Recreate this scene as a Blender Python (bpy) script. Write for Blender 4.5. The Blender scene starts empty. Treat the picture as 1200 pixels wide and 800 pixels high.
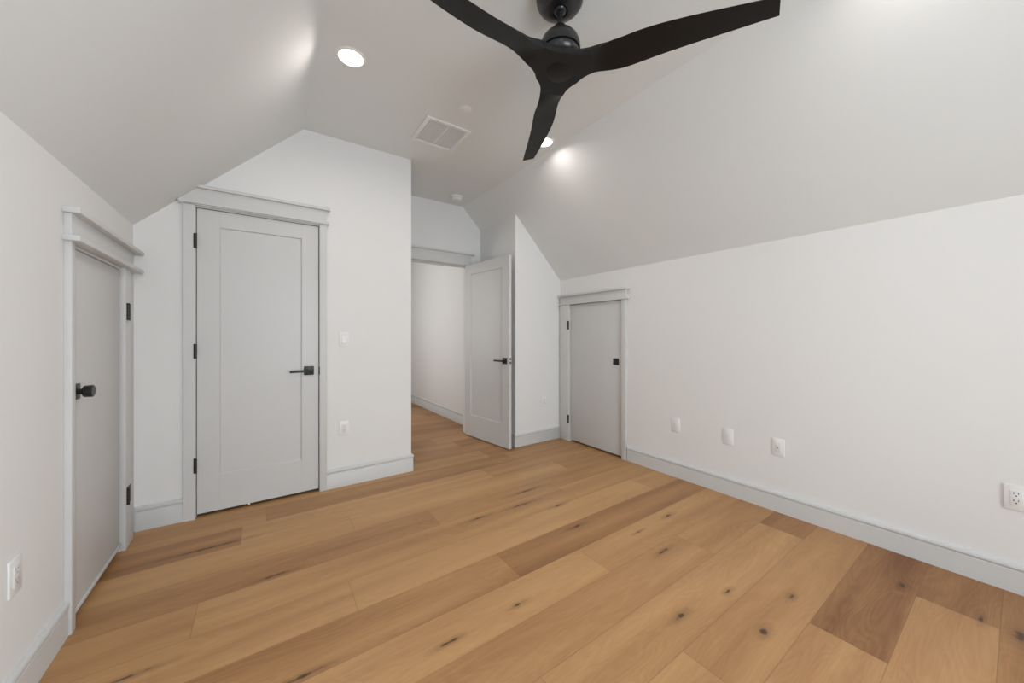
import bpy, bmesh, math, random
from mathutils import Vector, Matrix
random.seed(7)
PI = math.pi
SC = bpy.context.scene
COL = SC.collection

# ------------------------------------------------------------ camera, world, lights, exposure
cam_d = bpy.data.cameras.new('camera')
cam = bpy.data.objects.new('camera', cam_d)
COL.objects.link(cam)
cam.location = (0, 0, 1.1874)
cam.rotation_euler = (PI/2, 0, -0.6092)
cam_d.sensor_width = 36
cam_d.lens = 418.7555/1200*36
cam_d.shift_y = -6.19/1200
cam_d.clip_start = 0.03
SC.camera = cam

SC.view_settings.view_transform = 'Standard'
SC.view_settings.look = 'None'
SC.view_settings.gamma = 1
SC.view_settings.use_curve_mapping = False
SC.view_settings.exposure = 0.0

world = bpy.data.worlds.new('world')
SC.world = world
world.use_nodes = True
world.node_tree.nodes['Background'].inputs['Color'].default_value = (0.80, 0.90, 1.0, 1)
world.node_tree.nodes['Background'].inputs['Strength'].default_value = 1.2


def area_light(name, loc, rot, sx, sy, power, color):
    d = bpy.data.lights.new(name, 'AREA')
    d.shape = 'RECTANGLE'
    d.size = sx
    d.size_y = sy
    d.energy = power
    d.color = color
    o = bpy.data.objects.new(name, d)
    COL.objects.link(o)
    o.location = loc
    o.rotation_euler = rot
    return o


# lamps added outside guessed, unseen windows behind the camera and in the hall
K_BACK, K_LEFT, K_RIGHT, K_HALL, SPOT_POWER = 107.0, 8.0, 114.0, 16.0, 3.6
DAYC = (0.83, 0.925, 1.0)
area_light('added_back_daylight', (1.05, -2.79, 1.20), (PI/2, 0, 0), 1.9, 1.6, K_BACK, DAYC)
area_light('added_left_daylight', (-0.83, -1.35, 1.12), (PI/2, 0, -PI/2), 1.6, 1.1, K_LEFT, DAYC)
area_light('added_right_daylight', (3.05, -1.35, 1.12), (PI/2, 0, PI/2), 1.6, 1.1, K_RIGHT, DAYC)
area_light('added_hall_light', (0.22, 5.15, 1.55), (PI/2, 0, -PI/2), 1.2, 1.45, K_HALL, (1.0, 0.93, 0.87))


# ------------------------------------------------------------ room measures
L, R = -0.645, 2.865           # knee walls
A, C_, B = 3.095, 3.117, 3.869  # back wall planes
XA, XD = 1.0745, 2.219         # alcove sides
XL, XR = 0.2525, 1.9785        # edges of the flat ceiling
F, ZL, ZR = 2.742, 1.862, 1.839
N = -2.6                      # wall behind the camera
HX = 2.205                     # hall right wall
T = 0.12


def slope_left(x): return ZL + (F-ZL)*(x-L)/(XL-L)
def slope_right(x): return F + (ZR-F)*(x-XR)/(R-XR)


# ------------------------------------------------------------ materials
def new_mat(name):
    m = bpy.data.materials.new(name)
    m.use_nodes = True
    return m, m.node_tree.nodes, m.node_tree.links, m.node_tree.nodes['Principled BSDF']


def paint(name, col, rough=0.6, bump=0.02, scale=260, spec=0.3):
    m, n, l, p = new_mat(name)
    tc = n.new('ShaderNodeTexCoord')
    no = n.new('ShaderNodeTexNoise')
    no.inputs['Scale'].default_value = scale
    no.inputs['Detail'].default_value = 3
    l.new(tc.outputs['Object'], no.inputs['Vector'])
    n2 = n.new('ShaderNodeTexNoise')
    n2.inputs['Scale'].default_value = 1.3
    l.new(tc.outputs['Object'], n2.inputs['Vector'])
    mx = n.new('ShaderNodeMix')
    mx.data_type = 'RGBA'
    mx.inputs[6].default_value = (*[c*0.985 for c in col], 1)
    mx.inputs[7].default_value = (*[min(1, c*1.01) for c in col], 1)
    l.new(n2.outputs['Fac'], mx.inputs[0])
    l.new(mx.outputs[2], p.inputs['Base Color'])
    b = n.new('ShaderNodeBump')
    b.inputs['Strength'].default_value = bump
    b.inputs['Distance'].default_value = 0.002
    l.new(no.outputs['Fac'], b.inputs['Height'])
    l.new(b.outputs['Normal'], p.inputs['Normal'])
    p.inputs['Roughness'].default_value = rough
    p.inputs['Specular IOR Level'].default_value = spec
    return m


M_WALL = paint('wall_paint', (0.80, 0.798, 0.79), 0.75, 0.10)
M_CEIL = paint('ceiling_paint', (0.79, 0.812, 0.81), 0.8, 0.10)
M_TRIM = paint('trim_paint', (0.655, 0.657, 0.65), 0.42, 0.02)
M_DOOR = paint('door_paint', (0.64, 0.64, 0.635), 0.36, 0.03)
M_PLATE = paint('white_plastic', (0.84, 0.84, 0.83), 0.3, 0.0)
M_PLATE2 = paint('white_plastic_insert', (0.78, 0.78, 0.775), 0.28, 0.0)
M_VENT = paint('vent_white_metal', (0.88, 0.88, 0.875), 0.4, 0.0)
M_BLACK = paint('matte_black_metal', (0.012, 0.012, 0.012), 0.38, 0.02, spec=0.5)
M_FAN = paint('fan_black_blade', (0.0065, 0.0065, 0.0062), 0.45, 0.05, 90, spec=0.32)
M_FANM = paint('fan_black_housing', (0.010, 0.011, 0.012), 0.30, 0.0, spec=0.6)
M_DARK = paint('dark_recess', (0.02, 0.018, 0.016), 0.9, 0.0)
M_DUCT = paint('duct_grey', (0.78, 0.79, 0.79), 0.7, 0.0)
M_SLOT = paint('socket_slot_grey', (0.30, 0.30, 0.30), 0.6, 0.0)


def emission(name, col, strength):
    m, n, l, p = new_mat(name)
    p.inputs['Base Color'].default_value = (*col, 1)
    p.inputs['Emission Color'].default_value = (*col, 1)
    p.inputs['Emission Strength'].default_value = strength
    return m


M_LED = emission('led_diffuser', (1.0, 0.95, 0.90), 6)


def glass_mat():
    m, n, l, p = new_mat('window_glass')
    t = n.new('ShaderNodeBsdfTransparent')
    g = n.new('ShaderNodeBsdfGlossy')
    g.inputs['Roughness'].default_value = 0.02
    f = n.new('ShaderNodeFresnel')
    mx = n.new('ShaderNodeMixShader')
    l.new(f.outputs[0], mx.inputs[0])
    l.new(t.outputs[0], mx.inputs[1])
    l.new(g.outputs[0], mx.inputs[2])
    l.new(mx.outputs[0], n['Material Output'].inputs['Surface'])
    return m


M_GLASS = glass_mat()


def oak():
    m, n, l, p = new_mat('oak_planks')

    def math_(op, a, b=None, clamp=False):
        k = n.new('ShaderNodeMath')
        k.operation = op
        k.use_clamp = clamp
        for i, v in enumerate((a, b)):
            if v is None:
                continue
            if isinstance(v, (int, float)):
                k.inputs[i].default_value = v
            else:
                l.new(v, k.inputs[i])
        return k.outputs[0]

    def comb(x, y, z=0.0):
        k = n.new('ShaderNodeCombineXYZ')
        for i, v in enumerate((x, y, z)):
            if isinstance(v, (int, float)):
                k.inputs[i].default_value = v
            else:
                l.new(v, k.inputs[i])
        return k.outputs[0]

    def noise(vec, scale, detail=4, rough=0.55, dist=0.0):
        k = n.new('ShaderNodeTexNoise')
        k.inputs['Scale'].default_value = scale
        k.inputs['Detail'].default_value = detail
        k.inputs['Roughness'].default_value = rough
        k.inputs['Distortion'].default_value = dist
        l.new(vec, k.inputs['Vector'])
        return k.outputs['Fac']

    def mrange(v, a, b, c, d, smooth=False):
        k = n.new('ShaderNodeMapRange')
        if smooth:
            k.interpolation_type = 'SMOOTHSTEP'
        for i, x in enumerate((v, a, b, c, d)):
            if isinstance(x, (int, float)):
                k.inputs[i].default_value = x
            else:
                l.new(x, k.inputs[i])
        return k.outputs[0]

    uv = n.new('ShaderNodeUVMap')
    uv.uv_map = 'plank'
    s = n.new('ShaderNodeSeparateXYZ')
    l.new(uv.outputs[0], s.inputs[0])
    at = n.new('ShaderNodeAttribute')
    at.attribute_name = 'tone'
    sc = n.new('ShaderNodeSeparateColor')
    l.new(at.outputs['Color'], sc.inputs[0])
    tone, rnd, fig = sc.outputs[0], sc.outputs[1], sc.outputs[2]
    u = math_('ADD', s.outputs[0], math_('MULTIPLY', rnd, 37.0))
    v = math_('ADD', s.outputs[1], math_('MULTIPLY', rnd, 11.0))
    # knots at measured places (object space = world space here)
    geo = n.new('ShaderNodeTexCoord')
    gs = n.new('ShaderNodeSeparateXYZ')
    l.new(geo.outputs['Object'], gs.inputs[0])
    wob = noise(geo.outputs['Object'], 30, 3)
    knot = None
    pull = None
    for kx, ky, ka, kb in KNOTS:
        dx = math_('DIVIDE', math_('SUBTRACT', gs.outputs[0], kx), ka*1.9)
        dy = math_('DIVIDE', math_('SUBTRACT', gs.outputs[1], ky), kb*.75)
        r2 = math_('ADD', math_('MULTIPLY', dx, dx), math_('MULTIPLY', dy, dy))
        r = math_('ADD', math_('SQRT', r2), math_('MULTIPLY', math_('SUBTRACT', wob, 0.5), 2.4))
        core = mrange(r, 0.3, 1.5, 1, 0, True)
        halo = mrange(r, 0.8, 3.6, 0.32, 0, True)
        kk = math_('MAXIMUM', core, halo)
        knot = kk if knot is None else math_('MAXIMUM', knot, kk)
        pl = mrange(r, 0.5, 6.0, 1, 0, True)
        pull = pl if pull is None else math_('MAXIMUM', pull, pl)
    # cathedral figure: bands of a stretched distance field
    warp = noise(comb(math_('MULTIPLY', u, 1.1), math_('MULTIPLY', v, 6.5)), 1.0, 2.5, 0.5, 0.4)
    ph = math_('ADD', math_('MULTIPLY', warp, 120.0), math_('MULTIPLY', v, 120.0))
    ph = math_('ADD', ph, math_('MULTIPLY', pull, 9.0))
    ring = math_('SINE', ph)
    ring = mrange(ring, -1, 1, 0, 1)
    fibre = noise(comb(math_('MULTIPLY', u, 5.0), math_('MULTIPLY', v, 170.0)), 1.0, 4, 0.65)
    pores = noise(comb(math_('MULTIPLY', u, 22.0), math_('MULTIPLY', v, 420.0)), 1.0, 2, 0.5)
    streak = noise(comb(math_('MULTIPLY', u, 0.8), math_('MULTIPLY', v, 9.0)), 1.0, 3, 0.5, 0.3)
    # colour
    cr = n.new('ShaderNodeValToRGB')
    e = cr.color_ramp.elements
    e[0].position, e[0].color = 0.0, (0.205, 0.084, 0.028, 1)
    e[1].position, e[1].color = 1.0, (0.575, 0.333, 0.148, 1)
    e2 = cr.color_ramp.elements.new(0.5)
    e2.color = (0.405, 0.209, 0.086, 1)
    f = math_('ADD', tone, math_('MULTIPLY', math_('SUBTRACT', streak, 0.5), 0.95))
    f = math_('ADD', f, math_('MULTIPLY', math_('SUBTRACT', fibre, 0.5), 0.34))
    f = math_('ADD', f, math_('MULTIPLY', math_('SUBTRACT', ring, 0.5), math_('MULTIPLY', fig, 0.085)))
    f = math_('ADD', f, math_('MULTIPLY', math_('SUBTRACT', pores, 0.5), 0.12), True)
    l.new(f, cr.inputs[0])
    mk = n.new('ShaderNodeMix')
    mk.data_type = 'RGBA'
    l.new(math_('MULTIPLY', knot, 0.9), mk.inputs[0])
    l.new(cr.outputs[0], mk.inputs[6])
    mk.inputs[7].default_value = (0.050, 0.026, 0.014, 1)
    # seam grooves
    uv2 = n.new('ShaderNodeUVMap')
    uv2.uv_map = 'edge'
    s2 = n.new('ShaderNodeSeparateXYZ')
    l.new(uv2.outputs[0], s2.inputs[0])
    at2 = n.new('ShaderNodeAttribute')
    at2.attribute_name = 'size'
    s3 = n.new('ShaderNodeSeparateXYZ')
    l.new(at2.outputs['Vector'], s3.inputs[0])
    du = math_('MINIMUM', s2.outputs[0], math_('SUBTRACT', s3.outputs[0], s2.outputs[0]))
    dv = math_('MINIMUM', s2.outputs[1], math_('SUBTRACT', s3.outputs[1], s2.outputs[1]))
    d = math_('MINIMUM', du, dv)
    groove = mrange(d, 0.0004, 0.0022, 1, 0, True)
    mg = n.new('ShaderNodeMix')
    mg.data_type = 'RGBA'
    l.new(math_('MULTIPLY', groove, 0.45), mg.inputs[0])
    l.new(mk.outputs[2], mg.inputs[6])
    mg.inputs[7].default_value = (0.16, 0.09, 0.05, 1)
    l.new(mg.outputs[2], p.inputs['Base Color'])
    bh = math_('SUBTRACT', math_('MULTIPLY', fibre, 0.15), groove)
    b = n.new('ShaderNodeBump')
    b.inputs['Strength'].default_value = 0.25
    b.inputs['Distance'].default_value = 0.001
    l.new(bh, b.inputs['Height'])
    l.new(b.outputs['Normal'], p.inputs['Normal'])
    l.new(mrange(streak, 0, 1, 0.36, 0.48), p.inputs['Roughness'])
    p.inputs['Specular IOR Level'].default_value = 0.33
    return m


# ------------------------------------------------------------ mesh helpers
def box(bm, x0, x1, y0, y1, z0, z1, bev=0.0, seg=2):
    vs = [bm.verts.new((x, y, z)) for x in (x0, x1) for y in (y0, y1) for z in (z0, z1)]
    fs = [(0, 1, 3, 2), (4, 6, 7, 5), (0, 4, 5, 1), (2, 3, 7, 6), (0, 2, 6, 4), (1, 5, 7, 3)]
    faces = [bm.faces.new([vs[i] for i in f]) for f in fs]
    if bev > 0:
        es = set(e for f in faces for e in f.edges)
        bmesh.ops.bevel(bm, geom=list(es), offset=bev, segments=seg, affect='EDGES', profile=0.5)


def prism(bm, pts, fn, d0, d1):
    """pts polygon (2D); fn(p, d) -> 3D; extruded from d0 to d1"""
    a = [bm.verts.new(fn(p, d0)) for p in pts]
    b = [bm.verts.new(fn(p, d1)) for p in pts]
    bm.faces.new(a)
    bm.faces.new(b[::-1])
    k = len(pts)
    for i in range(k):
        j = (i+1) % k
        bm.faces.new((a[i], b[i], b[j], a[j]))


def lathe(bm, prof, cx=0, cy=0, seg=64):
    rings = []
    for r, z in prof:
        if r < 1e-6:
            rings.append([bm.verts.new((cx, cy, z))])
        else:
            rings.append([bm.verts.new((cx+r*math.cos(2*PI*i/seg), cy+r*math.sin(2*PI*i/seg), z)) for i in range(seg)])
    for a, b in zip(rings, rings[1:]):
        for i in range(seg):
            j = (i+1) % seg
            if len(a) == 1 and len(b) == 1:
                continue
            if len(a) == 1:
                bm.faces.new((a[0], b[i], b[j]))
            elif len(b) == 1:
                bm.faces.new((a[i], a[j], b[0]))
            else:
                bm.faces.new((a[i], a[j], b[j], b[i]))


def cyl_y(bm, cx, cz, y0, y1, r0, r1=None, seg=32, bev=0.0):
    """cylinder along local y"""
    r1 = r0 if r1 is None else r1
    prof = [(0, y0), (r0-bev, y0), (r0, y0+bev*(1 if y1 > y0 else -1)), (r1, y1-bev*(1 if y1 > y0 else -1)), (r1-bev, y1), (0, y1)]
    rings = []
    for r, y in prof:
        if r < 1e-6:
            rings.append([bm.verts.new((cx, y, cz))])
        else:
            rings.append([bm.verts.new((cx+r*math.cos(2*PI*i/seg), y, cz+r*math.sin(2*PI*i/seg))) for i in range(seg)])
    for a, b in zip(rings, rings[1:]):
        for i in range(seg):
            j = (i+1) % seg
            if len(a) == 1:
                bm.faces.new((a[0], b[i], b[j]))
            elif len(b) == 1:
                bm.faces.new((a[i], a[j], b[0]))
            else:
                bm.faces.new((a[i], a[j], b[j], b[i]))


def obj(name, bm, mat, parent=None, smooth=None):
    bmesh.ops.recalc_face_normals(bm, faces=bm.faces[:])
    me = bpy.data.meshes.new(name)
    bm.to_mesh(me)
    bm.free()
    me.materials.append(mat)
    if smooth:
        for p in me.polygons:
            p.use_smooth = True
        me.set_sharp_from_angle(angle=math.radians(smooth))
    o = bpy.data.objects.new(name, me)
    COL.objects.link(o)
    if parent is not None:
        o.parent = parent
    return o


def mesh(name, mat, parent, fn, smooth=None):
    bm = bmesh.new()
    fn(bm)
    return obj(name, bm, mat, parent, smooth)


def part_box(name, mat, parent, *a, bev=0.0015):
    return mesh(name, mat, parent, lambda b: box(b, *a, bev=bev), 40)


def root(name, loc, rz=0.0):
    o = bpy.data.objects.new(name, None)
    o.empty_display_size = 0.1
    COL.objects.link(o)
    o.location = loc
    o.rotation_euler = (0, 0, rz)
    return o


def tag(o, label, cat, group=None, kind=None):
    o['label'] = label
    o['category'] = cat
    if group:
        o['group'] = group
    if kind:
        o['kind'] = kind
    return o


def struct(name, mat, fn, label, cat, smooth=None):
    return tag(mesh(name, mat, None, fn, smooth), label, cat, kind='structure')


# ------------------------------------------------------------ floor: oak planks across the room
KNOTS = [(0.596, 1.277, .020, .009), (0.11, 1.442, .030, .010), (-0.395, 1.787, .035, .010), (1.459, 0.835, .017, .013),
         (1.778, 0.790, .011, .009), (0.927, 1.283, .014, .008), (1.812, 1.14, .022, .010), (1.87, 1.34, .014, .007),
         (2.201, 1.349, .018, .012), (1.979, 0.606, .010, .011), (1.652, 0.599, .012, .016), (2.50, 0.331, .012, .015),
         (2.463, 0.008, .020, .022), (1.152, 2.04, .030, .010), (1.706, 1.869, .020, .010), (1.50, 2.027, .040, .010),
         (1.662, 2.187, .050, .012), (1.609, 1.60, .022, .010), (-0.265, 2.618, .075, .010), (0.05, 2.13, .03, .009),
         (2.476, 0.103, .016, .010)]
M_OAK = oak()
PW, Y0 = 0.2275, 0.055
# row: (joints between planks, tones left to right); tones lightened far, darkened near against uneven light
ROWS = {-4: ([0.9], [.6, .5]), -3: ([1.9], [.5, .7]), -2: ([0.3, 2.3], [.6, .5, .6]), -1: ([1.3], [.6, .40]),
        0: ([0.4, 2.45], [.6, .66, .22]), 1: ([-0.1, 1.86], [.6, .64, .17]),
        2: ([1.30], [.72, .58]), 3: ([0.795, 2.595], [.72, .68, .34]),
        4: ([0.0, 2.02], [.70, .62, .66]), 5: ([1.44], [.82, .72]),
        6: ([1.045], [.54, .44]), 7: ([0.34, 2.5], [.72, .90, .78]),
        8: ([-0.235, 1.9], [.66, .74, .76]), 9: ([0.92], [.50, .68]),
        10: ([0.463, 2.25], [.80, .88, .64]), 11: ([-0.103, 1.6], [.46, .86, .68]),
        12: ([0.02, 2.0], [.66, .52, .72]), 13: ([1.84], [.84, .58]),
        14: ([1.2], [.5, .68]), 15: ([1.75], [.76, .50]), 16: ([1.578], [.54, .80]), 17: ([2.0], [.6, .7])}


def build_floor():
    bm = bmesh.new()
    uvl = bm.loops.layers.uv.new('plank')
    uve = bm.loops.layers.uv.new('edge')
    tl = bm.loops.layers.float_color.new('tone')
    sl = bm.faces.layers.float_vector.new('size')
    rr = random.Random(5)
    x0, x1 = L-0.05, R+0.05
    yend = 8.2
    k = -13
    while Y0+PW*k < yend:
        ya, yb = Y0+PW*k, Y0+PW*(k+1)
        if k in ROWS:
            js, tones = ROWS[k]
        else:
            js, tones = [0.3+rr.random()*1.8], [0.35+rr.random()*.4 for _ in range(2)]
        xs = [x0]+js+[x1]
        for i in range(len(xs)-1):
            a, b = xs[i], xs[i+1]
            rnd, fig = rr.random(), 0.4+0.6*rr.random()
            off = rr.random()*1.0
            vs = [bm.verts.new(c) for c in ((a, ya, 0), (b, ya, 0), (b, yb, 0), (a, yb, 0))]
            f = bm.faces.new(vs)
            f[sl] = (b-a if 0 < i < len(xs)-2 else 99, yb-ya, 0)
            for lp in f.loops:
                c = lp.vert.co
                lp[uvl].uv = (c.x-a+off, c.y-ya)
                # the outer planks run on under the walls, so only their inner end has a joint
                eu = (c.x-a) if i > 0 else (b-c.x)
                lp[uve].uv = (eu, c.y-ya)
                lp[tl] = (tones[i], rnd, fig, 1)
        k += 1
    ymin, ymax = Y0-13*PW, Y0+PW*k
    # underside and edges: a real slab
    lo = [bm.verts.new(c) for c in ((x0, ymin, -.02), (x1, ymin, -.02), (x1, ymax, -.02), (x0, ymax, -.02))]
    bm.faces.new(lo[::-1])
    me = bpy.data.meshes.new('floor')
    bm.to_mesh(me)
    bm.free()
    me.materials.append(M_OAK)
    o = bpy.data.objects.new('floor', me)
    COL.objects.link(o)
    return tag(o, 'wide plank oak floor with dark knots running across the room and on into the hall', 'floor', kind='structure')


build_floor()

# ------------------------------------------------------------ walls and ceiling
OPEN1 = (2.206, 2.852, 1.557)   # left access door opening y0, y1, top
OPEN4 = (2.230, 2.952, 1.548)
OPEN2 = (-0.360, 0.358, 2.040)
OPEN3 = (1.180, 2.040, 2.045)


SY0, SY1, SZ0, SZ1 = -2.15, -0.55, 0.57, 1.67   # added windows in the knee walls


def w_left(bm):
    for a, b, z0, z1 in ((N-T, SY0, 0, ZL), (SY0, SY1, 0, SZ0), (SY0, SY1, SZ1, ZL), (SY1, OPEN1[0], 0, ZL), (OPEN1[0], OPEN1[1], OPEN1[2], ZL), (OPEN1[1], A+T, 0, ZL)):
        box(bm, L-T, L, a, b, z0, z1+0.10)


def w_right(bm):
    for a, b, z0, z1 in ((N-T, SY0, 0, ZR), (SY0, SY1, 0, SZ0), (SY0, SY1, SZ1, ZR), (SY1, OPEN4[0], 0, ZR), (OPEN4[0], OPEN4[1], OPEN4[2], ZR), (OPEN4[1], C_+T, 0, ZR)):
        box(bm, R, R+T, a, b, z0, z1+0.10)


def up(x):   # a little above the ceiling's underside, so walls meet it without a gap
    if x < XL:
        return slope_left(x)+0.03
    if x > XR:
        return slope_right(x)+0.03
    return F+0.03


def w_back(bm):
    fy = lambda p, d: (p[0], d, p[1])
    a, b, t = OPEN2
    prism(bm, [(L-T, 0), (a, 0), (a, up(a)), (L, up(L)), (L-T, up(L)-0.08)], fy, A, A+T)
    prism(bm, [(a, t), (b, t), (b, up(b)), (XL, up(XL)), (a, up(a))], fy, A, A+T)
    prism(bm, [(b, 0), (XA-T, 0), (XA-T, F+.03), (b, F+.03)], fy, A, A+T)
    # the return of the wall into the entry alcove
    box(bm, XA-T, XA, A, B+T, 0, F+.03)


def w_entry(bm):
    a, b, t = OPEN3
    fy = lambda p, d: (p[0], d, p[1])
    prism(bm, [(XA-.02, 0), (a, 0), (a, F+.03), (XA-.02, F+.03)], fy, B, B+T)
    prism(bm, [(a, t), (b, t), (b, up(b)), (XR, F+.03), (a, F+.03)], fy, B, B+T)
    prism(bm, [(b, 0), (XD+.06, 0), (XD+.06, up(XD+.06)), (b, up(b))], fy, B, B+T)


def w_alcove(bm):
    fy = lambda p, d: (p[0], d, p[1])
    prism(bm, [(XD, 0), (R+T, 0), (R+T, up(R)-.08), (R, up(R)), (XD, up(XD))], fy, C_, C_+T)
    prism(bm, [(XD, 0), (XD+T, 0), (XD+T, up(XD+T)), (XD, up(XD))], fy, C_+T, B+T)


WX0, WX1, WZ0, WZ1 = 0.10, 2.00, 0.40, 2.00


def w_front(bm):
    fy = lambda p, d: (p[0], d, p[1])
    prism(bm, [(L-T, 0), (WX0, 0), (WX0, up(WX0)), (L, up(L)), (L-T, up(L)-.08)], fy, N-T, N)
    prism(bm, [(WX1, 0), (R+T, 0), (R+T, up(R)-.08), (R, up(R)), (WX1, up(WX1))], fy, N-T, N)
    prism(bm, [(WX0, 0), (WX1, 0), (WX1, WZ0), (WX0, WZ0)], fy, N-T, N)
    prism(bm, [(WX0, WZ1), (WX1, WZ1), (WX1, up(WX1)), (XR, F+.03), (XL, F+.03), (WX0, up(WX0))], fy, N-T, N)


struct('wall_left', M_WALL, w_left, 'low white knee wall on the left with the black-knobbed access door', 'wall')
struct('wall_right', M_WALL, w_right, 'long white knee wall on the right with four cover plates', 'wall')
struct('wall_back', M_WALL, w_back, 'white gable wall around the tall closed door', 'wall')
struct('wall_entry', M_WALL, w_entry, 'narrow white wall above the open hall doorway', 'wall')
struct('wall_alcove', M_WALL, w_alcove, 'white wall between the open door and the right access door', 'wall')
struct('wall_front', M_WALL, w_front, 'white wall behind the viewer around the added window', 'wall')


def ceiling(bm):
    t = 0.12
    k = 0.05
    pts = [(L-T, ZL-(T)*(F-ZL)/(XL-L)), (L, ZL), (XL, F), (XR, F), (R, ZR), (R+T, ZR-T*(F-ZR)/(R-XR)),
           (R+T, ZR+t+.05), (XR+k, F+t), (XL-k, F+t), (L-T, ZL+t+.05)]
    prism(bm, pts, lambda p, d: (p[0], d, p[1]), N-T, B+T)


struct('ceiling', M_CEIL, ceiling, 'pale grey vaulted ceiling with a flat centre strip and two sloped sides', 'ceiling')


def hall(bm):
    box(bm, HX, HX+T, B+T, 8.2, 0, F+.02)


struct('wall_hall_right', M_WALL, hall, 'plain hall wall seen through the open doorway', 'wall')
struct('wall_hall_left', M_WALL, lambda b: [box(b, 0.30, 0.42, B+T, 4.5, 0, F+.02), box(b, 0.30, 0.42, 5.8, 8.2, 0, F+.02),
                                           box(b, 0.30, 0.42, 4.5, 5.8, 0, .8), box(b, 0.30, 0.42, 4.5, 5.8, 2.3, F+.02),
                                           box(b, 0.30, XA-T, B, B+T, 0, F+.02)],
       'hall wall on the far side, around an opening added for light', 'wall')  # the opening is unseen, added to let the hall lamp in
struct('wall_hall_end', M_WALL, lambda b: box(b, 0.30, HX+T, 8.2, 8.2+T, 0, F+.02), 'wall closing the far end of the hall', 'wall')
struct('ceiling_hall', M_CEIL, lambda b: box(b, 0.30, HX+T, B+T, 8.2+T, F, F+.1), 'flat ceiling over the hall', 'ceiling')

# ------------------------------------------------------------ baseboards
BP = [(0, 0), (.0140, 0), (.0140, .112), (.0105, .115), (.0105, .119), (.0165, .1225), (.0180, .128), (.0170, .140), (.012, .147), (0, .1495)]


def base(name, x0, y0, x1, y1, nx, ny, label, h=1.0, e0=0.0, e1=0.0):
    """baseboard from (x0,y0) to (x1,y1) on the wall, growing along the normal (nx,ny);
    e0/e1 = mitre sign at each end (1 outside corner, -1 inside corner, 0 square)"""
    bm = bmesh.new()
    d = Vector((x1-x0, y1-y0)).normalized()
    a, b = [], []
    for t, z in BP:
        p = Vector((x0, y0))+Vector((nx, ny))*t-d*(t*e0)
        q = Vector((x1, y1))+Vector((nx, ny))*t+d*(t*e1)
        a.append(bm.verts.new((p.x, p.y, z*h)))
        b.append(bm.verts.new((q.x, q.y, z*h)))
    bm.faces.new(a)
    bm.faces.new(b[::-1])
    for i in range(len(BP)):
        j = (i+1) % len(BP)
        bm.faces.new((a[i], b[i], b[j], a[j]))
    o = obj(name, bm, M_TRIM, None, 50)
    return tag(o, label, 'baseboard', kind='structure')


base('baseboard_left', L, N, L, 2.170, 1, 0, 'white baseboard along the left wall', .93)
base('baseboard_back', L, A, -0.416, A, 0, -1, 'short white baseboard left of the tall closed door', 1, -1, 0)
base('baseboard_center', 0.406, A, XA, A, 0, -1, 'white baseboard right of the tall closed door', 1, 0, 1)
base('baseboard_entry_left', XA, A, XA, B, 1, 0, 'white baseboard on the left side of the entry alcove', 1, 1, 0)
base('baseboard_entry_right', XD, C_, XD, B, -1, 0, 'white baseboard behind the open door', 1, 1, -1)
base('baseboard_alcove', XD, C_, R, C_, 0, -1, 'white baseboard between the open door and the right access door', .93, 1, -1)
base('baseboard_right', R, N, R, 2.166, -1, 0, 'long white baseboard along the right wall', .90)
base('baseboard_front', L, N, R, N, 0, 1, 'white baseboard behind the viewer')
base('baseboard_hall', HX, B+T, HX, 8.2, -1, 0, 'white baseboard along the hall wall')


# ------------------------------------------------------------ doors
def lever(parent, x, z, y, side, blk=M_BLACK):
    """square rose and straight lever pointing to side (+1/-1) from local (x,z), proud of plane y (towards -y)"""
    h = part_box('door_handle', blk, parent, x-.0325, x+.0325, y-.009, y, z-.0325, z+.0325, bev=.0015)

    def lv(bm):
        cyl_y(bm, x, z, y-.009, y-.045, .011, seg=24)
        a, b = (x-.011, x+.125) if side > 0 else (x-.125, x+.011)
        box(bm, a, b, y-.056, y-.043, z-.009, z+.009, bev=.002)
    mesh('lever', blk, h, lv, 40)
    return h


def hinge(parent, x, z, y, w=.02, leaf=None):
    """butt hinge: knuckle barrel and visible leaf"""
    def f(bm):
        box(bm, x-w/2, x+w/2, y-.004, y, z-.048, z+.048, bev=.001)
        kx = x if leaf is None else leaf
        for i in range(5):
            lathe(bm, [(0, z-.048+i*.0192), (.0065, z-.048+i*.0192), (.0065, z-.048+i*.0192+.0184), (0, z-.048+i*.0192+.0184)], kx, y-.006, 16)
    mesh('hinge', M_BLACK, parent, f, 40)


def profile_bar(bm, x0, x1, yb, t, z0, z1):
    """a head-casing cap: runs along x, proud by t, slightly eased edges"""
    box(bm, x0, x1, yb-t, yb, z0, z1, bev=.0025)


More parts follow.
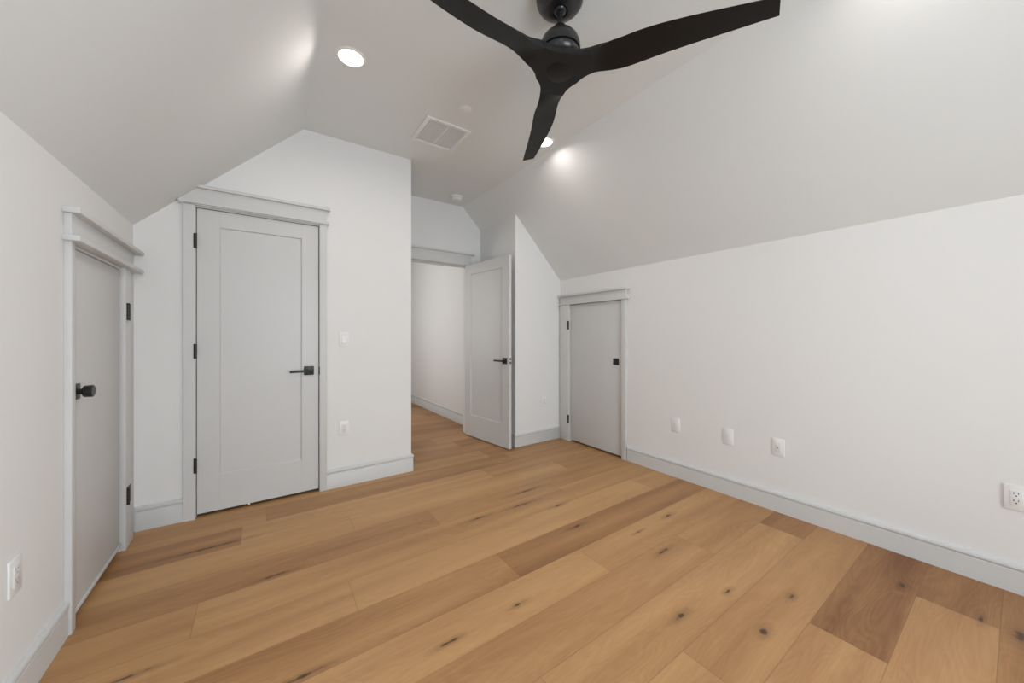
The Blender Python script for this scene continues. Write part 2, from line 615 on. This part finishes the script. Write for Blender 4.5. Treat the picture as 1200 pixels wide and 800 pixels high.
# door_1: left access door. local x = world y, local -y = into the room
def access_door(name, loc, rz, leaf, zt, cas_a, cas_b, band, cap, fillet, knob, hinges, hx, label, sweep=False, zb=.018):
    reach = .055 if sweep else .014
    r = root(name, loc, rz)
    x0, x1 = leaf
    part_box('door_leaf', M_DOOR, r, x0, x1, 0.0, .035, zb, zt, bev=.0015)
    lf = r.children[0] if r.children else None
    # frame jambs lining the opening
    def jamb(bm):
        box(bm, cas_a[1]-.012, x0-.004, .004, .11, 0, zt+.004)
        box(bm, x1+.004, cas_b[0]+.012, .004, .11, 0, zt+.004)
        box(bm, x0-.004, x1+.004, .004, .11, zt+.004, zt+.02)
    mesh('jamb', M_TRIM, r, jamb)
    part_box('casing', M_TRIM, r, cas_a[0], cas_a[1], -.022, 0, 0, fillet[0], bev=.0015)
    part_box('casing', M_TRIM, r, cas_b[0], cas_b[1], -.022, 0, 0, fillet[0], bev=.0015)
    hc = part_box('head_casing', M_TRIM, r, cas_a[0], cas_b[1], -.022, 0, band[0], band[1], bev=.0015)
    mesh('cap_moulding', M_TRIM, hc, lambda b: profile_bar(b, cap[0], cap[1], 0, .05, cap[2], cap[3]), 40)
    mesh('fillet_moulding', M_TRIM, hc, lambda b: profile_bar(b, cap[0], cap[1], 0, .05 if sweep else .036, fillet[0], fillet[1]), 40)
    def gap_shade(bm):  # dark strips that put shade into the gaps around the leaf
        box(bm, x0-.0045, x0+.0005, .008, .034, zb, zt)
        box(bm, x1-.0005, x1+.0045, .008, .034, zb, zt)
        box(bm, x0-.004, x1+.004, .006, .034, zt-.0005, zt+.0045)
    mesh('gap_shade', M_DARK, r, gap_shade)
    part_box('void_shade', M_DARK, r, x0-.003, x1+.003, .038, .10, .0005, zt+.003, bev=0)  # dark slab standing for the shade behind the leaf
    if sweep:
        part_box('door_sweep', M_TRIM, r, x0, x1, -.006, .0, zb, zb+.02, bev=.002)
    kx, kz = knob
    k = part_box('door_knob', M_BLACK, r, kx-.0325, kx+.0325, -.009, 0, kz-.0325, kz+.0325, bev=.0015)

    def kn(bm):
        if sweep:
            cyl_y(bm, kx, kz, -.009, -.028, .012, seg=24)
            cyl_y(bm, kx, kz, -.026, -reach, .024, .0255, seg=40, bev=.003)
        else:
            cyl_y(bm, kx, kz, -.009, -reach, .022, .021, seg=40, bev=.002)
    mesh('knob_grip', M_BLACK, k, kn, 40)
    for hz in hinges:
        hinge(r, hx[0], hz, -.022 if sweep else -.0225, hx[1], hx[2])
    tag(r, label, 'door', kind='structure')
    return r


access_door('door_1', (L, 0, 0), PI/2, (2.212, 2.846), 1.551, (2.168, 2.206), (2.852, 3.0),
            (1.588, 1.678), (2.150, 3.085, 1.677, 1.699), (1.566, 1.588), (2.268, 0.955), (1.325, 0.293), (2.905, .060, 2.870),
            'low flush grey access door with a round black knob in the left wall', True, .030)
access_door('door_4', (R, 0, 0), -PI/2, (-2.946, -2.236), 1.541, (-3.10, -2.952), (-2.230, -2.176),
            (1.560, 1.640), (-3.115, -2.145, 1.638, 1.658), (1.544, 1.562), (-2.306, 0.936), (1.312, 0.250), (-2.958, .023, None),
            'low flush grey access door with a square black knob plate in the right wall')


def panel_leaf(bm, x0, x1, z0, z1, y0, y1, px0, px1, pz0, pz1, dep=.010):
    """one panel shaker slab, recess on both faces"""
    def ring(ya, yb):
        # frame of four rails with the recess between
        pass
    # core at recessed depth
    box(bm, px0-.01, px1+.01, y0+dep, y1-dep, pz0-.01, pz1+.01)
    box(bm, x0, px0, y0, y1, z0, z1, bev=.0012)
    box(bm, px1, x1, y0, y1, z0, z1, bev=.0012)
    box(bm, px0, px1, y0, y1, z0, pz0)
    box(bm, px0, px1, y0, y1, pz1, z1)
    # sloping sticking at the recess edge
    s = .006
    for yy, sg in ((y0, 1), (y1, -1)):
        f = lambda p, d: (p[0], p[1], d)
        yi = yy+sg*dep
        prism(bm, [(px0, yy), (px0+s, yi), (px0, yi)], f, pz0, pz1)
        prism(bm, [(px1, yy), (px1-s, yi), (px1, yi)], f, pz0, pz1)
        g = lambda p, d: (d, p[0], p[1])
        prism(bm, [(yy, pz0), (yi, pz0+s), (yi, pz0)], g, px0, px1)
        prism(bm, [(yy, pz1), (yi, pz1-s), (yi, pz1)], g, px0, px1)


def clip_poly(pts, f):
    """keep the part of polygon with f(p) >= 0"""
    out = []
    for i, p in enumerate(pts):
        q = pts[(i+1) % len(pts)]
        a, b = f(p), f(q)
        if a >= 0:
            out.append(p)
        if (a >= 0) != (b >= 0):
            t = a/(a-b)
            out.append((p[0]+t*(q[0]-p[0]), p[1]+t*(q[1]-p[1])))
    return out


def closed_door():
    r = root('door_2', (0, A, 0))
    lf = mesh('door_leaf', M_DOOR, r, lambda b: panel_leaf(b, -.3535, .3515, .020, 2.027, .004, .040, -.237, .241, .258, 1.920), None)
    under = lambda p: slope_left(p[0])-p[1]

    def bar(bm, x0, x1, t, z0, z1):
        pts = clip_poly([(x0, z0), (x1, z0), (x1, z1), (x0, z1)], under)
        prism(bm, pts, lambda p, d: (p[0], d, p[1]), -t, 0)

    def jamb(bm):
        box(bm, -.360, -.3575, .004, .11, 0, 2.035)
        box(bm, .3555, .358, .004, .11, 0, 2.035)
        box(bm, -.36, .358, .002, .11, 2.031, 2.04)
    mesh('jamb', M_TRIM, r, jamb)
    mesh('casing', M_TRIM, r, lambda b: bar(b, -.416, -.359, .022, 0, 2.042))
    part_box('casing', M_TRIM, r, .357, .406, -.022, 0, 0, 2.042)
    hc = mesh('head_casing', M_TRIM, r, lambda b: bar(b, -.44, .406, .022, 2.039, 2.152))
    mesh('cap_moulding', M_TRIM, hc, lambda b: bar(b, -.44, .428, .045, 2.150, 2.170))
    mesh('fillet_moulding', M_TRIM, hc, lambda b: bar(b, -.44, .420, .038, 2.046, 2.062))
    part_box('void_shade', M_DARK, r, -.355, .353, .042, .10, .0005, 2.034, bev=0)  # dark slab in place of the shaded void behind the leaf

    def gap_shade(bm):  # near-black strips painting the gap lines' shade
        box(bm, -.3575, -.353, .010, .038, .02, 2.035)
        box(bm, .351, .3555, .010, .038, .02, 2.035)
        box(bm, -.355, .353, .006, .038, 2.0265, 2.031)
    mesh('gap_shade', M_DARK, r, gap_shade)
    mesh('bottom_guide', M_PLATE, r, lambda b: box(b, -.084, -.072, -.004, .012, .010, .026, bev=.003), 40)
    for hz in (1.806, 1.090, .348):
        hinge(r, -.360, hz, -.0225, .014, -.355)
    lever(r, .287, .928, .004, -1)
    part_box('strike_plate', M_BLACK, r, .3535, .3575, -.0235, .004, .895, .955, bev=.0005)
    tag(r, 'tall closed one-panel grey door with three black hinges and a black lever', 'door', kind='structure')


closed_door()


def open_door():
    ang = math.atan2(3.059-3.860, 2.099-2.001)
    r = root('door_3', (2.001, B, 0))
    # local frame of the leaf: x along the leaf from the hinge, -y = face seen by the viewer
    lf_root = mesh('door_leaf', M_DOOR, r, lambda b: panel_leaf(b, 0.0, .803, .012, 2.034, -.0, .035, .115, .688, .258, 1.918), None)
    lf_root.location = (0, -.010, 0)
    lf_root.rotation_euler = (0, 0, ang)
    lever(lf_root, .740, .928, 0, -1)
    # lever on the hidden face
    hb = part_box('door_handle', M_BLACK, lf_root, .7075, .7725, .035, .044, .8955, .9605, bev=.0015)

    def lv(bm):
        cyl_y(bm, .740, .928, .044, .072, .011, seg=24)
        box(bm, .62, .751, .070, .083, .919, .937, bev=.002)
    mesh('lever', M_BLACK, hb, lv, 40)

    def latch(bm):
        box(bm, .803, .8045, .008, .027, .900, .922, bev=.0005)
        box(bm, .803, .8045, .008, .027, .938, .960, bev=.0005)
    mesh('latch_plate', M_BLACK, lf_root, latch)
    for hz in (1.806, 1.090, .348):
        def hg(bm, hz=hz):
            for i in range(5):
                z = hz-.048+i*.0192
                lathe(bm, [(0, z), (.0065, z), (.0065, z+.0184), (0, z+.0184)], .040, -.013, 16)
        mesh('hinge', M_BLACK, r, hg, 40)
    # frame in the opening; local origin at (2.018, B)
    ox = 2.001

    def jamb(bm):
        box(bm, OPEN3[0]-ox, OPEN3[0]+.012-ox, .0, T+.001, 0, 2.043)
        box(bm, OPEN3[1]-ox+.002, OPEN3[1]-ox+.014, .0, T+.001, 0, 2.043)
        box(bm, OPEN3[0]-ox, OPEN3[1]-ox, .0, T+.001, 2.036, 2.0445)
        box(bm, OPEN3[0]+.012-ox, OPEN3[1]-ox, .045, .075, 2.022, 2.036)
    mesh('jamb', M_TRIM, r, jamb)
    part_box('casing', M_TRIM, r, 1.112-ox, 1.184-ox, -.020, 0, 0, 2.045)
    part_box('casing', M_TRIM, r, 2.026-ox, 2.086-ox, -.020, 0, 0, 2.045)
    hc = part_box('head_casing', M_TRIM, r, 1.112-ox, 2.086-ox, -.020, 0, 2.041, 2.172)
    mesh('cap_moulding', M_TRIM, hc, lambda b: profile_bar(b, 1.09-ox, 2.125-ox, 0, .042, 2.168, 2.188), 40)
    mesh('fillet_moulding', M_TRIM, hc, lambda b: profile_bar(b, 1.095-ox, 2.10-ox, 0, .030, 2.040, 2.056), 40)
    tag(r, 'one-panel grey door standing open into the room from the hall doorway', 'door', kind='structure')


open_door()


# ------------------------------------------------------------ unseen windows added behind the viewer to light the room
def window(name, loc, rz, x0, x1, z0, z1, label):
    """local -y = into the room"""
    r = root(name, loc, rz)
    xm = (x0+x1)/2

    def fr(bm):
        for a, b, c, d in ((x0, x0+.05, z0, z1), (x1-.05, x1, z0, z1), (x0+.05, x1-.05, z0, z0+.05), (x0+.05, x1-.05, z1-.05, z1),
                           (xm-.03, xm+.03, z0+.05, z1-.05)):
            box(bm, a, b, .04, .09, c, d)
    mesh('window_frame', M_TRIM, r, fr)
    for a, b in ((x0+.05, xm-.03), (xm+.03, x1-.05)):
        mesh('pane', M_GLASS, r, lambda bm: box(bm, a, b, .062, .068, z0+.05, z1-.05))

    def cs(bm):
        box(bm, x0-.06, x0, -.02, 0, z0-.02, z1+.02, bev=.0015)
        box(bm, x1, x1+.06, -.02, 0, z0-.02, z1+.02, bev=.0015)
        box(bm, x0-.07, x1+.07, -.02, 0, z1+.02, z1+.11, bev=.0015)
    mesh('casing', M_TRIM, r, cs)
    mesh('window_sill', M_TRIM, r, lambda b: box(b, x0-.08, x1+.08, -.05, 0, z0-.045, z0-.02, bev=.003))
    tag(r, label, 'window', kind='structure')


window('added_window_1', (0, N, 0), PI, -WX1, -WX0, WZ0, WZ1, 'white double window added unseen in the wall behind the viewer')
window('added_window_2', (L, 0, 0), PI/2, SY0, SY1, SZ0, SZ1, 'low white double window added unseen in the left wall behind the viewer')
window('added_window_3', (R, 0, 0), -PI/2, -SY1, -SY0, SZ0, SZ1, 'low white double window added unseen in the right wall behind the viewer')


# ------------------------------------------------------------ cover plates
GR = 'white wall cover plates'


def plate(name, loc, rz, label, cat, w=.0705, h=.1155, dev=('duplex',)):
    r = root(name, loc, rz)
    part_box('cover_plate', M_PLATE, r, -w/2, w/2, -.0065, 0, -h/2, h/2, bev=.0025)
    n = len(dev)
    for i, dv in enumerate(dev):
        cx = (i-(n-1)/2)*.046
        if dv == 'blank':
            part_box('insert', M_PLATE2, r, cx-.0165, cx+.0165, -.0078, -.003, -.033, .033, bev=.001)
            continue
        if dv == 'rocker':
            fr = part_box('insert', M_PLATE2, r, cx-.0172, cx+.0172, -.0075, -.003, -.034, .034, bev=.001)
            bm = bmesh.new()
            prism(bm, [(-.006, -.030), (-.0125, -.030), (-.0085, .0), (-.0078, .030), (-.006, .030)], lambda p, d: (d, p[0], p[1]), cx-.0145, cx+.0145)
            obj('rocker', bm, M_PLATE, r)
            continue
        ins = part_box('insert', M_PLATE2, r, cx-.0168, cx+.0168, -.0085, -.003, -.0335, .0335, bev=.001)
        if dv == 'duplex':
            for s in (-1, 1):
                zc = s*.0165

                def slots(bm, zc=zc):
                    box(bm, cx-.0078, cx-.0054, -.0088, -.0080, zc+.001, zc+.010)
                    box(bm, cx+.0050, cx+.0074, -.0088, -.0080, zc+.002, zc+.009)
                    cyl_y(bm, cx, zc-.006, -.0080, -.0088, .0028, seg=16)
                mesh('socket_slots', M_DARK if n == 2 else M_SLOT, ins, slots)
        elif dv == 'coax':
            def cx_(bm):
                cyl_y(bm, cx, 0, -.0085, -.0140, .0048, seg=20)
            mesh('coax_jack', M_DUCT, ins, cx_, 40)
            mesh('jack_hole', M_DARK, ins, lambda b: cyl_y(b, cx, 0, -.0140, -.0146, .0035, seg=16))
        elif dv == 'data':
            for s in (-1, 1):
                mesh('data_jack', M_DUCT, ins, lambda b, s=s: box(b, cx-.0065, cx+.0065, -.0095, -.008, s*.014-.005, s*.014+.005, bev=.0008))
    tag(r, label, cat, GR)
    return r


plate('wall_outlet', (L, 1.822, .432), PI/2, 'white power outlet on the left wall beside the low access door', 'outlet')
plate('light_switch', (.530, A, 1.162), 0, 'white rocker light switch right of the tall closed door', 'light switch', dev=('rocker',))
plate('wall_outlet', (.530, A, .456), 0, 'white power outlet low on the wall below the light switch', 'outlet')
plate('wall_outlet', (2.611, C_, .449), 0, 'white power outlet between the open door and the right access door', 'outlet')
plate('blank_plate', (R, 1.683, .437), -PI/2, 'plain white cover plate nearest the right access door', 'cover plate', dev=('blank',))
plate('data_outlet', (R, 1.270, .437), -PI/2, 'white two-jack cover plate, middle of three on the right wall', 'outlet', dev=('data',))
plate('coax_outlet', (R, .951, .436), -PI/2, 'white cover plate with one round cable jack on the right wall', 'outlet', dev=('coax',))
plate('double_outlet', (R, -.002, .438), -PI/2, 'wide white two-gang outlet plate at the right edge of the photo', 'outlet', w=.117, dev=('duplex', 'duplex'))


# ------------------------------------------------------------ ceiling fixtures
def recessed_light(x, y, label):
    r = root('recessed_light', (x, y, F))

    def trim(bm):
        lathe(bm, [(.064, -.001), (.064, -.004), (.070, -.006), (.078, -.004), (.080, -.0005), (.080, .0)], seg=64)
    mesh('trim_ring', M_PLATE, r, trim, 60)
    mesh('diffuser', M_LED, r, lambda b: lathe(b, [(0, -.003), (.064, -.003), (.064, -.0005), (0, -.0005)], seg=64), 60)
    d = bpy.data.lights.new('downlight', 'AREA')
    d.shape = 'DISK'
    d.size = 0.12
    d.energy = SPOT_POWER
    d.color = (1.0, 0.912, 0.865)
    d.spread = math.radians(165)
    lo = bpy.data.objects.new('downlight', d)
    COL.objects.link(lo)
    lo.parent = r
    lo.location = (0, 0, -.0045)
    tag(r, label, 'ceiling light', 'recessed ceiling lights')


recessed_light(.404, 2.150, 'lit round recessed ceiling light left of the air vent')
recessed_light(1.850, 2.200, 'lit round recessed ceiling light partly hidden by a fan blade')
recessed_light(.404, .22, 'lit round recessed ceiling light added unseen above the viewer on the left')  # this light and the next are unseen, added to light the room
recessed_light(1.850, .22, 'lit round recessed ceiling light added unseen above the viewer on the right')


def vent():
    x0, x1, y0, y1 = .952, 1.300, 2.400, 2.752
    xm, ym = (x0+x1)/2, (y0+y1)/2
    r = root('air_vent', (xm, ym, F))
    hx, hy = (x1-x0)/2, (y1-y0)/2

    def fr(bm):
        w = .026
        for a, b, c, d in ((-hx, -hx+w, -hy, hy), (hx-w, hx, -hy, hy), (-hx+w, hx-w, -hy, -hy+w), (-hx+w, hx-w, hy-w, hy)):
            box(bm, a, b, c, d, -.010, 0, bev=.002)
        box(bm, -.004, .004, -hy+w, hy-w, -.009, -.001)
    mesh('frame', M_VENT, r, fr, 40)
    mesh('backing', M_DUCT, r, lambda b: box(b, -hx+.02, hx-.02, -hy+.02, hy-.02, -.0015, -.0005))
    for s in (-1, 1):
        def grid(bm, s=s):
            a, b = (.004, hx-.026) if s > 0 else (-hx+.026, -.004)
            c, d = -hy+.026, hy-.026
            n = 11
            for i in range(1, n):
                x = a+(b-a)*i/n
                box(bm, x-.0022, x+.0022, c, d, -.0065, -.0015)
            m_ = 24
            for i in range(1, m_):
                y = c+(d-c)*i/m_
                box(bm, a, b, y-.0022, y+.0022, -.0065, -.0015)
        mesh('grille', M_VENT, r, grid)
    tag(r, 'square white air vent with two grille panels in the flat ceiling', 'air vent')


vent()


def sprinkler():
    r = root('sprinkler_cover', (1.142, 2.190, F))
    mesh('cover_disc', M_VENT, r, lambda b: lathe(b, [(0, -.007), (.037, -.007), (.039, -.0055), (.039, -.003), (0, -.003)], seg=48), 40)
    mesh('rim', M_VENT, r, lambda b: lathe(b, [(.030, -.003), (.043, -.0025), (.044, 0), (.030, 0)], seg=48), 40)
    tag(r, 'small flat round white sprinkler cover beside the air vent', 'sprinkler cover')


sprinkler()


def smoke():
    r = root('smoke_detector', (1.772, 3.620, F))
    mesh('mounting_base', M_PLATE, r, lambda b: lathe(b, [(0, 0), (.070, 0), (.070, -.010), (.066, -.014), (0, -.014)], seg=56), 40)
    mesh('sensor_body', M_PLATE2, r, lambda b: lathe(b, [(0, -.014), (.055, -.014), (.056, -.032), (.052, -.042), (.040, -.047), (0, -.047)], seg=56), 40)
    tag(r, 'round white smoke detector on the ceiling outside the hall doorway', 'smoke detector')


smoke()


# ------------------------------------------------------------ ceiling fan
def interp(tab, s):
    for a, b in zip(tab, tab[1:]):
        if s <= b[0]:
            t = (s-a[0])/(b[0]-a[0])
            t = t*t*(3-2*t) if False else t
            return [u+(v-u)*t for u, v in zip(a, b)]
    return list(tab[-1])


def loft(bm, secs):
    """secs: list of closed point loops, all of the same length"""
    rings = [[bm.verts.new(p) for p in s] for s in secs]
    k = len(rings[0])
    for a, b in zip(rings, rings[1:]):
        for i in range(k):
            j = (i+1) % k
            bm.faces.new((a[i], b[i], b[j], a[j]))
    bm.faces.new(rings[0])
    bm.faces.new(rings[-1][::-1])


def section(s, ccw, cw, pitch, th, zc, slant=0.0, k=9):
    """closed loop in the arm frame: x = s, y from -cw to +ccw; the -y edge is higher"""
    pts = []
    w = ccw+cw
    c = (ccw-cw)/2
    top, bot = [], []
    for i in range(k+1):
        t = -1+2*i/k
        e = (1-abs(t)**5)**0.5 if abs(t) < 1 else 0
        e = max(e, .12)
        yy = t*w/2
        top.append((yy, th*(e-.5)))
        bot.append((yy, -th/2))
    loop = top+bot[::-1]
    cp, sp = math.cos(pitch), math.sin(pitch)
    for y, z in loop:
        y2 = c+y*cp+z*sp
        z2 = -y*sp+z*cp
        pts.append((s+slant*y, y2, zc+z2))
    return pts


def fan():
    fx, fy = 1.11, 1.21
    r = root('ceiling_fan', (fx, fy, F))
    Z = lambda z: z-F
    mesh('canopy', M_FANM, r, lambda b: lathe(b, [(0, Z(2.742)), (.100, Z(2.742)), (.105, Z(2.735)), (.107, Z(2.722)), (.104, Z(2.706)), (.094, Z(2.690)),
                                                 (.078, Z(2.677)), (.058, Z(2.668)), (.042, Z(2.664)), (.036, Z(2.665)), (.033, Z(2.672)), (0, Z(2.672))]), 35)
    rod = mesh('downrod', M_FANM, r, lambda b: lathe(b, [(0, Z(2.68)), (.0128, Z(2.68)), (.0128, Z(2.57)), (0, Z(2.57))], seg=32), 40)
    mesh('ball_joint', M_FANM, rod, lambda b: lathe(b, [(.0128, Z(2.655)), (.022, Z(2.657)), (.029, Z(2.664)), (.031, Z(2.673)), (.028, Z(2.682)), (0, Z(2.684))], seg=40), 60)
    mesh('motor_housing', M_FANM, r, lambda b: lathe(b, [(0, Z(2.434)), (.055, Z(2.434)), (.070, Z(2.442)), (.081, Z(2.454)), (.087, Z(2.468)), (.087, Z(2.473)),
                                                        (.083, Z(2.474)), (.083, Z(2.478)), (.0915, Z(2.479)), (.0925, Z(2.492)), (.090, Z(2.510)), (.083, Z(2.530)),
                                                        (.070, Z(2.547)), (.052, Z(2.560)), (.038, Z(2.566)), (.036, Z(2.568)), (.035, Z(2.580)), (.028, Z(2.592)),
                                                        (.018, Z(2.598)), (.0128, Z(2.600)), (0, Z(2.600))]), 28)
    ZC = Z(2.411)
    hubtab = [(0.0, .110), (.056, .098), (.075, .083), (.095, .0715), (.12, .063), (.15, .0585)]
    arms = [math.radians(a) for a in (63.2, -56.8, 184.2)]
    arms_sorted = sorted(arms)

    def hub(bm):
        # flat-bottomed three-armed star with a domed top, built as one polar sheet
        th0 = .046
        nr, na = 22, 40
        phis = [(-60+120*i/na) for i in range(na)]
        cols = []
        for th in arms_sorted:
            for ph in phis:
                a = math.radians(abs(ph))
                if math.tan(a) <= .0585/.15:
                    ro = .15/math.cos(a)
                else:
                    lo, hi = .05, .15
                    for _ in range(40):
                        s = (lo+hi)/2
                        if interp(hubtab, s)[1] > s*math.tan(a):
                            lo = s
                        else:
                            hi = s
                    ro = s/math.cos(a)
                cols.append((th, math.radians(ph), ro))
        def pt(th, ph, rr, bottom):
            s, y = rr*math.cos(ph), rr*math.sin(ph)
            q = min(1, abs(y)/interp(hubtab, s)[1])
            e = max(.12, (1-q**5)**.5)
            z = ZC-th0/2 if bottom else ZC+th0*(e-.5)
            return (rr*math.cos(th+ph), rr*math.sin(th+ph), z)
        for bottom in (True, False):
            cv = bm.verts.new((0, 0, ZC-th0/2 if bottom else ZC+th0/2))
            rings = [[bm.verts.new(pt(t, p, ro*(k/nr)**.6, bottom)) for t, p, ro in cols] for k in range(1, nr+1)]
            m = len(cols)
            for i in range(m):
                bm.faces.new((cv, rings[0][i], rings[0][(i+1) % m]))
            for u, v in zip(rings, rings[1:]):
                for i in range(m):
                    j = (i+1) % m
                    bm.faces.new((u[i], v[i], v[j], u[j]))
            if bottom:
                lower = rings[-1]
            else:
                for i in range(m):
                    j = (i+1) % m
                    bm.faces.new((lower[i], rings[-1][i], rings[-1][j], lower[j]))
    h = mesh('hub', M_FAN, r, hub, 40)
    mesh('hub_cap', M_FAN, h, lambda b: lathe(b, [(0, ZC-.0265), (.058, ZC-.0265), (.0605, ZC-.0255), (.0615, ZC-.0235), (.0615, ZC-.014), (0, ZC-.014)], seg=64), 30)
    tab = [(.150, .0585, .0585, 0, .046, 0), (.170, .058, .057, 6, .042, 0), (.195, .060, .059, 13, .034, -.002), (.23, .062, .061, 18, .024, -.006),
           (.28, .064, .065, 18, .017, -.009), (.34, .059, .073, 16.5, .013, -.010), (.42, .050, .078, 14.5, .011, -.011), (.55, .041, .073, 12.5, .010, -.011),
           (.70, .034, .060, 11, .009, -.011), (.828, .028, .047, 10, .008, -.011)]

    def smooth_tab(s):
        # Catmull-Rom through the table
        for i in range(len(tab)-1):
            if s <= tab[i+1][0]+1e-9:
                break
        p0, p1, p2, p3 = tab[max(i-1, 0)], tab[i], tab[i+1], tab[min(i+2, len(tab)-1)]
        t = (s-p1[0])/(p2[0]-p1[0])
        out = []
        for k in range(1, 6):
            m1 = (p2[k]-p0[k])/(p2[0]-p0[0])*(p2[0]-p1[0])
            m2 = (p3[k]-p1[k])/(p3[0]-p1[0])*(p2[0]-p1[0])
            out.append((2*t**3-3*t*t+1)*p1[k]+(t**3-2*t*t+t)*m1+(-2*t**3+3*t*t)*p2[k]+(t**3-t*t)*m2)
        return out
    b0 = None
    for th in arms:
        if b0 is None:
            bm = bmesh.new()
            secs = []
            for i in range(57):
                s = .150+(.828-.150)*i/56
                ccw, cw, pt, thk, dz = smooth_tab(s)
                secs.append(section(s, ccw, cw, math.radians(pt), thk, ZC+dz, slant=.22*max(0, (s-.5)/.345)))
            loft(bm, secs)
            b0 = obj('blade', bm, M_FAN, r, 35)
            b = b0
        else:
            b = b0.copy()
            COL.objects.link(b)
            b.parent = r
        b.rotation_euler = (0, 0, th)
    tag(r, 'black three-blade propeller ceiling fan hanging from a short downrod', 'ceiling fan')


fan()
